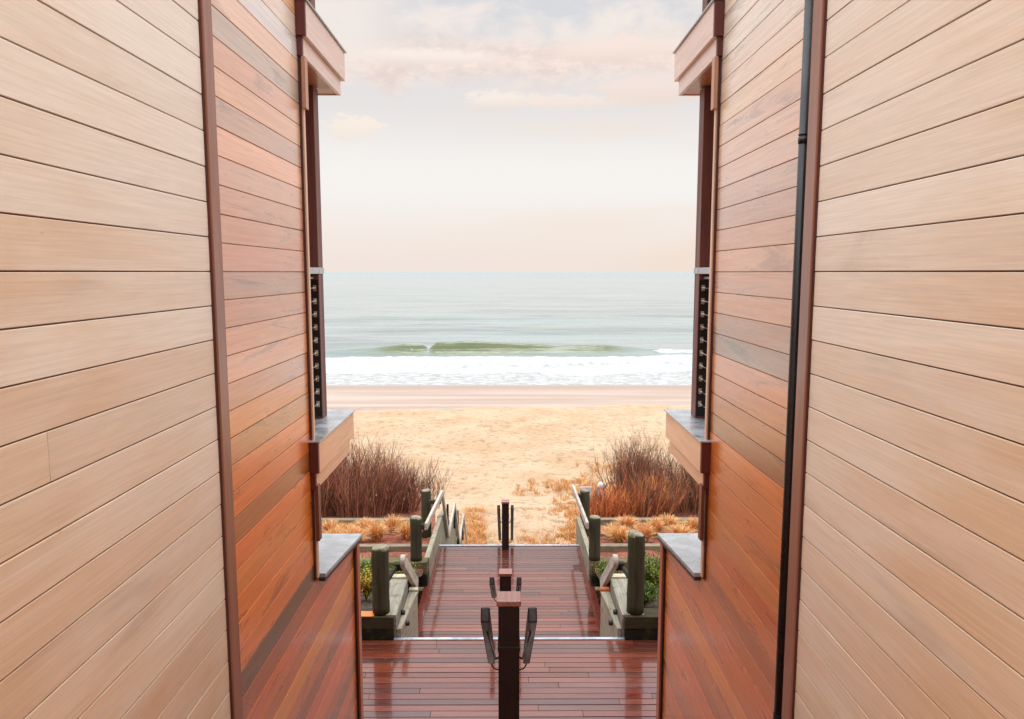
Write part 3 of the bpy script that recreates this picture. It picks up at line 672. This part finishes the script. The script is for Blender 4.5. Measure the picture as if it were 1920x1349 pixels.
def cheek(s, nm):
    root = thing("stair_cheek", "weathered plank cheek with bolts on the %s side of the short steps" % nm, "stair side", (s * 1.25, 7.95, -0.03), "plank cheeks of the short steps")
    g1 = lin(140, 134, 122)
    # outer plank: tall face to the steps, broad top, light cross cap
    X1 = 1.262
    b = MB(); b.box(s * (X1 - 0.03), s * (X1 + 0.21), 7.76, 8.72, 0.22, 0.262, lin(162, 156, 140), 1); b.build("top_board", M["grey"], root, 0.004)
    b = MB(); b.box(s * (X1 - 0.03), s * X1, 7.752, 8.72, -0.85, 0.218, g1, 1); b.build("outer_plank", M["grey"], root, 0.004)
    b = MB(); b.box(s * (X1 - 0.04), s * (X1 + 0.21), 8.722, 8.82, 0.235, 0.285, lin(200, 190, 165), 0); b.build("end_cap", M["grey"], root, 0.004)
    # inner plank, lower and tapering
    b = MB(); xa, xb = X1 - 0.035, X1 - 0.145
    b.hexa([(s * xa, 7.765, -0.85), (s * (xa - 0.045), 7.765, -0.85), (s * xb, 8.72, -0.85), (s * xa, 8.72, -0.85), (s * xa, 7.765, 0.10), (s * (xa - 0.045), 7.765, 0.10), (s * xb, 8.72, 0.10), (s * xa, 8.72, 0.10)], lin(168, 158, 138), 1)
    b.build("inner_plank", M["grey"], root, 0.004)
    b = MB(); b.box(s * xa, s * xb, 8.722, 8.80, 0.06, 0.125, lin(215, 120, 70) if s > 0 else lin(200, 190, 165), 0); b.build("end_cap", M["grey"], root, 0.004)
    for px, py, pz in ((X1 - 0.036, 8.12, 0.12), (X1 - 0.10, 8.02, 0.04)):
        b = MB(); b.tube([(s * (px + 0.02), py, pz), (s * (px - 0.035), py, pz), (s * (px - 0.04), py, pz)], [0.03, 0.03, 0.018], 10, (0.05, 0.05, 0.05)); b.build("bolt", M["bolt"], root)
    adopt(root)
cheek(-1, "left"); cheek(1, "right")

# ------------------------------------------------------------------ round pilings and side handrails
def piling(x, y, z0, z1, rad, label):
    b = MB(); n = 18; zz = [z0, z0 + 0.1]; k = 9
    zz = [z0 + (z1 - z0 - 0.03) * i / k for i in range(k + 1)] + [z1 - 0.012, z1]
    rr = [rad * (1 + random.uniform(-0.02, 0.02)) for _ in range(k + 1)] + [rad * 0.94, rad * 0.82]
    b.tube([(x + random.uniform(-0.003, 0.003), y, z) for z in zz], rr, n, lin(72, 68, 52))
    o = b.build("round_piling", M["mossy"])
    # pale weathered top
    for q in o.data.polygons:
        if q.center.z > z1 - 0.02:
            o.data.attributes["tint"].data[q.index].color = (*lin(150, 142, 122), 1)
    o.data.transform(Matrix.Translation((-x, -y, -z0))); o.location = (x, y, z0)
    return tag(o, label, "piling", "round timber pilings beside the walkway")
piling(-1.405, 7.83, 0.262, 1.01, 0.095, "thick mossy piling on the left nearest the viewer, rising from the orange worn timber")
piling(1.385, 7.83, 0.262, 1.16, 0.093, "thick dark piling on the right nearest the viewer, in front of green shrub")
piling(-1.42, 11.0, -0.40, 0.28, 0.088, "middle piling of the three on the left, with pale top")
piling(1.305, 11.0, -0.40, 0.28, 0.088, "middle piling of the three on the right, joined to the far handrail")
piling(-1.53, 13.35, -1.3, 0.0, 0.090, "farthest left piling, where the level handrail ends")
piling(1.395, 13.35, -1.3, 0.0, 0.090, "farthest right piling, in front of a small white board")

PALE = lin(196, 184, 172)
def side_rail(label, path, wx, hz, stubs, tilt=None, name="side_handrail"):
    root = thing(name, label, "handrail", path[0], "side handrails on the pilings")
    for a, c in zip(path[:-1], path[1:]):
        b = MB(); b.beam(a, c, wx, hz, jit(PALE, 0.08)); b.build("rail", M["grey"], root, 0.012)
    for a, c in stubs:
        a = Vector(a); c = Vector(c); b = MB()
        b.box(min(a.x, c.x), max(a.x, c.x), a.y - 0.035, a.y + 0.035, a.z - 0.035, a.z + 0.035, lin(70, 60, 50), 0); b.build("arm", M["mossy"], root, 0.005)
    adopt(root)
# first flight: short broad rails beside the nearest pilings, dropping with the steps
for s, nm in ((-1, "left"), (1, "right")):
    root = thing("side_handrail", "short tilted grey handrail beside the nearest %s piling" % nm, "handrail", (s * 1.22, 8.1, 0.8), "side handrails on the pilings")
    a = Vector((s * 1.225, 8.30, 0.655)); c = Vector((s * 1.185, 9.12, 0.02))
    b = MB(); b.beam(a, c, 0.055, 0.14, PALE); b.tube([a + Vector((-0.028, -0.0, 0.005)), a + Vector((0.028, 0.0, 0.005))], 0.07, 14, PALE)
    b.build("rail", M["grey"], root, 0.006)
    b = MB(); b.box(s * 1.24, s * 1.34, 8.34, 8.42, 0.52, 0.60, lin(40, 32, 28), 0); b.tube([(s * 1.32, 8.38, 0.56), (s * 1.36, 7.90, 0.56)], 0.025, 8, lin(40, 32, 28)); b.build("arm", M["mossy"], root)
    b = MB(); b.box(s * 1.215, s * 1.27, 8.86, 8.92, -0.05, 0.20, lin(40, 32, 28), 2); b.build("foot", M["mossy"], root)
    adopt(root)
side_rail("long pale handrail zigzagging down the left side of the beach steps",
          [(-1.235, 10.72, 0.22), (-1.20, 13.0, 0.05), (-1.20, 14.25, -1.20), (-1.20, 15.95, -1.10), (-1.20, 17.35, -2.50), (-1.20, 18.95, -2.35), (-1.20, 20.6, -3.75)], 0.045, 0.11,
          [((-1.26, 11.0, 0.13), (-1.35, 11.0, 0.13)), ((-1.24, 13.2, -0.18), (-1.46, 13.2, -0.18))])
side_rail("single pale level handrail between the two far right pilings",
          [(1.165, 10.75, 0.22), (1.175, 13.4, 0.03)], 0.045, 0.11, [((1.19, 11.0, 0.15), (1.23, 11.0, 0.15)), ((1.19, 13.3, -0.10), (1.32, 13.3, -0.10))])
# grey stringer wall of the beach stair on the left
def stringer_wall():
    root = thing("stair_side_wall", "grey plank side wall of the beach steps under the zigzag handrail", "stair side", (-1.28, 13.3, -4.4))
    prof = [(13.32, -0.50), (14.5, -0.72), (15.0, -1.25), (16.3, -1.55), (17.2, -2.45), (18.7, -2.80), (20.6, -4.3)]
    for (ya, za), (yb, zb_) in zip(prof[:-1], prof[1:]):
        b = MB(); b.hexa([(-1.33, ya, za - 0.9), (-1.24, ya, za - 0.9), (-1.24, yb - 0.004, zb_ - 0.9), (-1.33, yb - 0.004, zb_ - 0.9), (-1.33, ya, za), (-1.24, ya, za), (-1.24, yb - 0.004, zb_), (-1.33, yb - 0.004, zb_)], jit(lin(150, 144, 128), 0.12), 1)
        b.build("plank", M["grey"], root, 0.005)
    for yy, zz in ((14.3, -1.0), (16.1, -1.7), (17.1, -2.7), (18.9, -3.0)):
        b = MB(); b.box(-1.235, -1.195, yy - 0.03, yy + 0.03, zz + 0.0, zz + 0.42, lin(40, 34, 30), 2); b.build("rail_support", M["mossy"], root, 0.005)
    b = MB(); b.tube([(-1.42, 19.0, -4.6), (-1.42, 19.0, -2.25)], 0.10, 14, lin(104, 98, 74)); b.build("end_post", M["mossy"], root)
    adopt(root)
stringer_wall()

# ------------------------------------------------------------------ vegetation
def bare_shrub(label, cx, cy, z0, h, rad, n, cols, lean=0.0, seed=1):
    rnd = random.Random(seed); mb = MB()
    def stem(p, d, L, r, lev, col):
        segs = 5 if lev == 0 else 3; pts = [p.copy()]; q = p.copy(); dd = d.copy()
        for i in range(segs):
            dd = (dd + Vector((rnd.gauss(0, 0.07), rnd.gauss(0, 0.07), 0.06 + rnd.gauss(0, 0.04)))).normalized()
            q = q + dd * (L / segs); pts.append(q.copy())
        mb.tube(pts, [r * (1 - 0.75 * i / segs) for i in range(segs + 1)], 3, col, caps=False)
        if lev < 2:
            for k in range(rnd.randint(3, 6) if lev == 0 else rnd.randint(1, 3)):
                i = rnd.randint(2 if lev == 0 else 1, segs); a = rnd.uniform(0, 6.28); sp_ = rnd.uniform(0.3, 0.7)
                dn = (dd + Vector((math.cos(a) * sp_, math.sin(a) * sp_, 0.1))).normalized()
                f = rnd.uniform(0.7, 1.3)
                stem(pts[i], dn, L * rnd.uniform(0.22, 0.42), r * 0.62, lev + 1, tuple(c * f for c in col))
    for k in range(int(n * 1.25)):
        a = rnd.uniform(0, 6.28); rr = rad * math.sqrt(rnd.random()) * 0.75
        b_ = Vector((cx + rr * math.cos(a), cy + rr * math.sin(a) * 0.8, z0 - 0.05))
        out = Vector((math.cos(a), math.sin(a), 0)) * (rr / rad) * rnd.uniform(0.05, 0.55)
        d = (Vector((lean, 0, 1)) + out + Vector((rnd.gauss(0, 0.1), rnd.gauss(0, 0.1), 0))).normalized()
        edge = 1 - 0.35 * (rr / rad) ** 2
        c = rnd.choice(cols); f = rnd.uniform(0.75, 1.7)
        stem(b_, d, h * rnd.uniform(0.55, 0.92) * edge, rnd.uniform(0.0045, 0.009), 0, tuple(q * f for q in lin(*c)))
    o = mb.build("bare_shrub", M["plant"], None, fix=False)
    o.data.transform(Matrix.Translation((-cx, -cy, -z0))); o.location = (cx, cy, z0)
    tag(o, label, "shrub", "leafless shrubs above the beach")
    return o
PUR = [(150, 98, 82), (124, 82, 68), (170, 118, 90), (104, 72, 58), (184, 132, 98), (142, 84, 72)]
BRN = [(120, 92, 72), (150, 112, 86), (96, 74, 60), (168, 118, 82), (140, 80, 62)]
ORG = [(206, 128, 74), (186, 106, 62), (220, 150, 92), (160, 92, 60), (146, 86, 62)]
bare_shrub("purplish leafless shrub partly hidden behind the left house wall", -4.3, 15.6, -1.2, 1.48, 0.85, 420, PUR, 0, 3)
bare_shrub("tallest purplish leafless shrub in the middle of the left thicket", -3.1, 15.5, -1.2, 1.53, 0.85, 430, PUR, 0.05, 4)
bare_shrub("purplish leafless shrub leaning over the far left piling", -2.42, 15.9, -1.25, 1.05, 0.55, 240, PUR, 0.12, 5)
bare_shrub("sparse leafless twigs at the right tip of the left thicket", -1.85, 16.6, -1.35, 1.1, 0.35, 40, PUR, 0.15, 6)
bare_shrub("low bright orange leafless shrub beside the far right piling", 2.15, 15.2, -1.15, 0.66, 0.65, 320, ORG, 0.1, 7)
bare_shrub("orange tinged leafless shrub in the middle of the right thicket", 2.95, 15.4, -1.2, 0.9, 0.7, 300, ORG + BRN, 0.15, 8)
bare_shrub("tall brown leafless shrub rising behind the orange twigs on the right", 3.0, 16.6, -1.35, 1.5, 0.75, 330, BRN + PUR, 0.0, 9)
bare_shrub("brown leafless shrub partly hidden behind the right house wall", 4.25, 15.8, -1.25, 1.42, 0.85, 420, BRN + PUR, 0.0, 10)

def tuft_mesh(rnd, h, rad, n, cols, wd=0.008):
    mb = MB()
    for k in range(n):
        a = rnd.uniform(0, 6.28); r0 = rad * 0.25 * math.sqrt(rnd.random()); L = h * rnd.uniform(0.7, 1.25); out = rnd.uniform(0.15, 1.0) * rad
        p = Vector((r0 * math.cos(a), r0 * math.sin(a), -0.02)); c = tuple(q * rnd.uniform(0.75, 1.2) for q in lin(*rnd.choice(cols)))
        dirv = Vector((math.cos(a), math.sin(a), 0)); side = Vector((-math.sin(a), math.cos(a), 0)) * wd
        tw = rnd.uniform(-0.5, 0.5); side = (side + dirv * wd * tw)
        b_ = len(mb.v); N = 4
        for i in range(N + 1):
            f = i / N; q = p + dirv * (out * f ** 1.6) + Vector((0, 0, L * (f - 0.42 * f * f * (0.3 + out / rad))))
            w_ = side * (1 - 0.85 * f); mb.v += [tuple(q - w_), tuple(q + w_)]
        for i in range(N): mb.face([b_ + 2 * i, b_ + 2 * i + 1, b_ + 2 * i + 3, b_ + 2 * i + 2], [(0, 0)] * 4, c)
    return mb
GOLD = [(232, 180, 118), (214, 152, 90), (240, 200, 142), (196, 128, 72), (222, 168, 110)]
def px2x(px, y, z):
    dep = y * 0.9932 + (3.97 - z) * 0.1161
    return (px - 954.5) * dep / 1400
tl_pos = [(-1, 620, 13.6), (-1, 648, 13.1), (-1, 684, 13.7), (-1, 706, 13.0), (-1, 738, 13.6), (-1, 764, 13.1), (-1, 664, 12.75), (-1, 628, 12.8),
          (1, 1152, 13.2), (1, 1176, 13.9), (1, 1206, 12.9), (1, 1228, 13.4), (1, 1252, 13.9), (1, 1276, 13.2), (1, 1300, 13.7), (1, 1160, 12.7)]
names = ["at the left edge of the row", "second along", "third along", "fourth along", "broad, near the middle piling", "against the middle piling", "in front, lower", "in front by the coping",
         "nearest the middle piling", "against the back timber", "behind the nearest piling", "just right of the nearest piling", "largest, above the coping corner", "above the coping", "at the right edge by the house", "in front, low"]
for i, (s, px, y) in enumerate(tl_pos):
    rnd = random.Random(100 + i); x = px2x(px, y, -0.85); z = float(np.interp(y, [12.3, 14.2], [-0.74, -0.98]))
    o = tuft_mesh(rnd, rnd.uniform(0.28, 0.40), rnd.uniform(0.24, 0.34), 420, GOLD).build("grass_tuft", M["plant"], None, fix=False)
    o.location = (x, y, z)
    tag(o, "straw coloured grass tuft on the %s terrace, %s" % ("left" if s < 0 else "right", names[i]), "grass tuft", "straw coloured tufts on the terraces")

def leafy(label, cx, cy, z0, h, rad, n, cols, seed):
    rnd = random.Random(seed); root = thing("leafy_shrub", label, "shrub", (cx, cy, z0), "low evergreen shrubs in the upper beds")
    st_ = MB(); mb = MB()
    for k in range(46):
        a = rnd.uniform(0, 6.28); tip = Vector((math.cos(a) * rad * rnd.uniform(0.2, 1), math.sin(a) * rad * rnd.uniform(0.2, 1), h * rnd.uniform(0.55, 1)))
        st_.tube([(0, 0, -0.03), tuple(tip * 0.5 + Vector((0, 0, 0.04))), tuple(tip)], [0.006, 0.004, 0.002], 3, lin(90, 70, 50), caps=False)
        base = lin(*rnd.choice(cols))
        for j in range(n // 46):
            f = rnd.uniform(0.35, 1.05); q = tip * f + Vector((rnd.gauss(0, 0.035), rnd.gauss(0, 0.035), rnd.gauss(0, 0.03)))
            d = Vector((rnd.gauss(0, 1), rnd.gauss(0, 1), rnd.gauss(0.5, 0.8))).normalized(); u_ = d.cross(Vector((0.3, 0.2, 1))).normalized(); L = rnd.uniform(0.022, 0.045); W_ = L * 0.22
            b_ = len(mb.v); mb.v += [tuple(q), tuple(q + d * L * 0.5 + u_ * W_), tuple(q + d * L), tuple(q + d * L * 0.5 - u_ * W_)]
            g = rnd.uniform(0.6, 1.35); mb.face([b_, b_ + 1, b_ + 2, b_ + 3], [(0, 0)] * 4, tuple(c * g for c in base))
    for m_, nm in ((st_, "stems"), (mb, "foliage")): m_.build(nm, M["plant"], root, fix=False)
GRN = [(92, 112, 40), (120, 138, 50), (70, 92, 36), (142, 150, 58)]
YEL = [(206, 168, 52), (176, 158, 52), (150, 156, 60), (212, 150, 52)]
leafy("bright yellow green shrub beside the nearest left piling", -1.80, 9.0, -0.10, 0.32, 0.20, 2200, YEL + GRN[:1], 21)
leafy("dark green shrub above the yellow one left of the nearest left piling", -1.93, 9.8, -0.28, 0.38, 0.24, 2200, GRN, 22)
leafy("mossy green low shrub under the tilted left handrail", -1.55, 10.1, -0.35, 0.20, 0.24, 1600, GRN, 23)
leafy("large olive green shrub right of the nearest right piling", 1.82, 9.2, -0.15, 0.50, 0.30, 4200, GRN + YEL[2:3], 24)
leafy("dark green shrub low behind the base of the nearest right piling", 1.62, 8.6, -0.02, 0.26, 0.22, 2200, GRN[:3], 25)
leafy("small mossy shrub behind the tilted right handrail", 1.42, 10.3, -0.4, 0.2, 0.2, 1500, GRN, 26)

# dune grass on the sand: nobody could count it
rnd = random.Random(5); mb = MB()
def sandz(x, y): return float(bz(y)) + 0.0
def clump(x, y, n, h, rad):
    z = sandz(x, y)
    for k in range(n):
        a = rnd.uniform(0, 6.28); L = h * rnd.uniform(0.5, 1.2); r0 = rad * math.sqrt(rnd.random())
        p = Vector((x + r0 * math.cos(a), y + r0 * math.sin(a), z - 0.03)); dv = Vector((rnd.gauss(0, 0.4), rnd.gauss(0, 0.4), 1)).normalized(); a2 = rnd.uniform(0, 3.14)
        sd_ = Vector((math.cos(a2), math.sin(a2), 0)) * 0.010; c = tuple(q * rnd.uniform(0.75, 1.15) for q in lin(*rnd.choice(GOLD)))
        b_ = len(mb.v); m_ = p + dv * L * 0.55; e_ = p + dv * L + Vector((dv.x * L * 0.4, dv.y * L * 0.4, -0.12 * L))
        mb.v += [tuple(p - sd_), tuple(p + sd_), tuple(m_ + sd_ * 0.7), tuple(m_ - sd_ * 0.7), tuple(e_)]
        mb.face([b_, b_ + 1, b_ + 2, b_ + 3], [(0, 0)] * 4, c); mb.face([b_ + 3, b_ + 2, b_ + 4], [(0, 0)] * 3, c)
def gpt(px, py):
    import math as _m
    v = (py - 674.5) / 1400; ang = _m.atan(v) + PITCH; y = 24
    for _ in range(12): y = (3.97 - sandz(0, y)) / _m.tan(ang)
    return px2x(px, y, sandz(0, y)), y
zones = [(870, 905, 960, 1040, 260, 1.0), (975, 1095, 955, 1040, 300, 0.45), (1040, 1110, 900, 960, 90, 0.8), (960, 1060, 900, 930, 34, 0.6), (1080, 1190, 868, 905, 60, 0.5), (1090, 1180, 905, 960, 110, 0.8), (1060, 1100, 960, 1010, 80, 0.8), (905, 975, 990, 1035, 22, 0.3)]
for x0, x1, y0, y1, n, dens in zones:
    for k in range(n):
        px, py = rnd.uniform(x0, x1), rnd.uniform(y0, y1); gx, gy = gpt(px, py)
        clump(gx, gy, int(26 * dens) + 6, rnd.uniform(0.14, 0.34) * (0.6 + 0.5 * dens), rnd.uniform(0.06, 0.22))
o = mb.build("dune_grass", M["plant"], None, fix=False)
tag(o, "sparse golden dune grass scattered over the sand", "dune grass", kind="stuff")

# ------------------------------------------------------------------ small things on the right
root = thing("marker_post", "small blue grey post with a domed pale cap among the orange twigs", "post", (2.2, 17.3, -1.9))
b = MB(); b.tube([(2.2, 17.3, -1.9), (2.2, 17.3, -1.12)], 0.085, 16, (0.3, 0.3, 0.4)); b.build("shaft", M["bluegrey"], root)
b = MB(); b.tube([(2.2, 17.3, -1.12), (2.2, 17.3, -1.07), (2.2, 17.3, -1.02), (2.2, 17.3, -0.99)], [0.11, 0.11, 0.085, 0.04], 16, (0.6, 0.6, 0.6)); b.build("cap", M["white"], root)
adopt(root)
root = thing("white_board", "small white board standing behind the farthest right piling", "board", (1.86, 17.6, -2.0))
b = MB(); b.box(1.70, 2.01, 17.6, 17.63, -1.50, -1.20, (0.7, 0.7, 0.7)); b.build("panel", M["white"], root, 0.004)
b = MB(); b.box(1.83, 1.88, 17.632, 17.67, -2.3, -1.22, lin(150, 140, 120)); b.build("stake", M["grey"], root)
adopt(root)
for i, (x, y, z, h, lb) in enumerate(((2.02, 18.2, -2.4, 1.95, "tall thin pale stake left of the small blue grey post"), (2.30, 18.2, -2.4, 1.85, "tall thin pale stake right behind the small blue grey post"), (2.16, 18.6, -2.8, 2.1, "faint thin stake farthest back between the two pale ones"))):
    b = MB(); b.tube([(x, y, z), (x + 0.02, y, z + h * 0.5), (x, y, z + h)], 0.008, 6, lin(222, 196, 172)); tag(b.build("thin_stake", M["plant"]), lb, "stake", "thin stakes behind the far right piling")
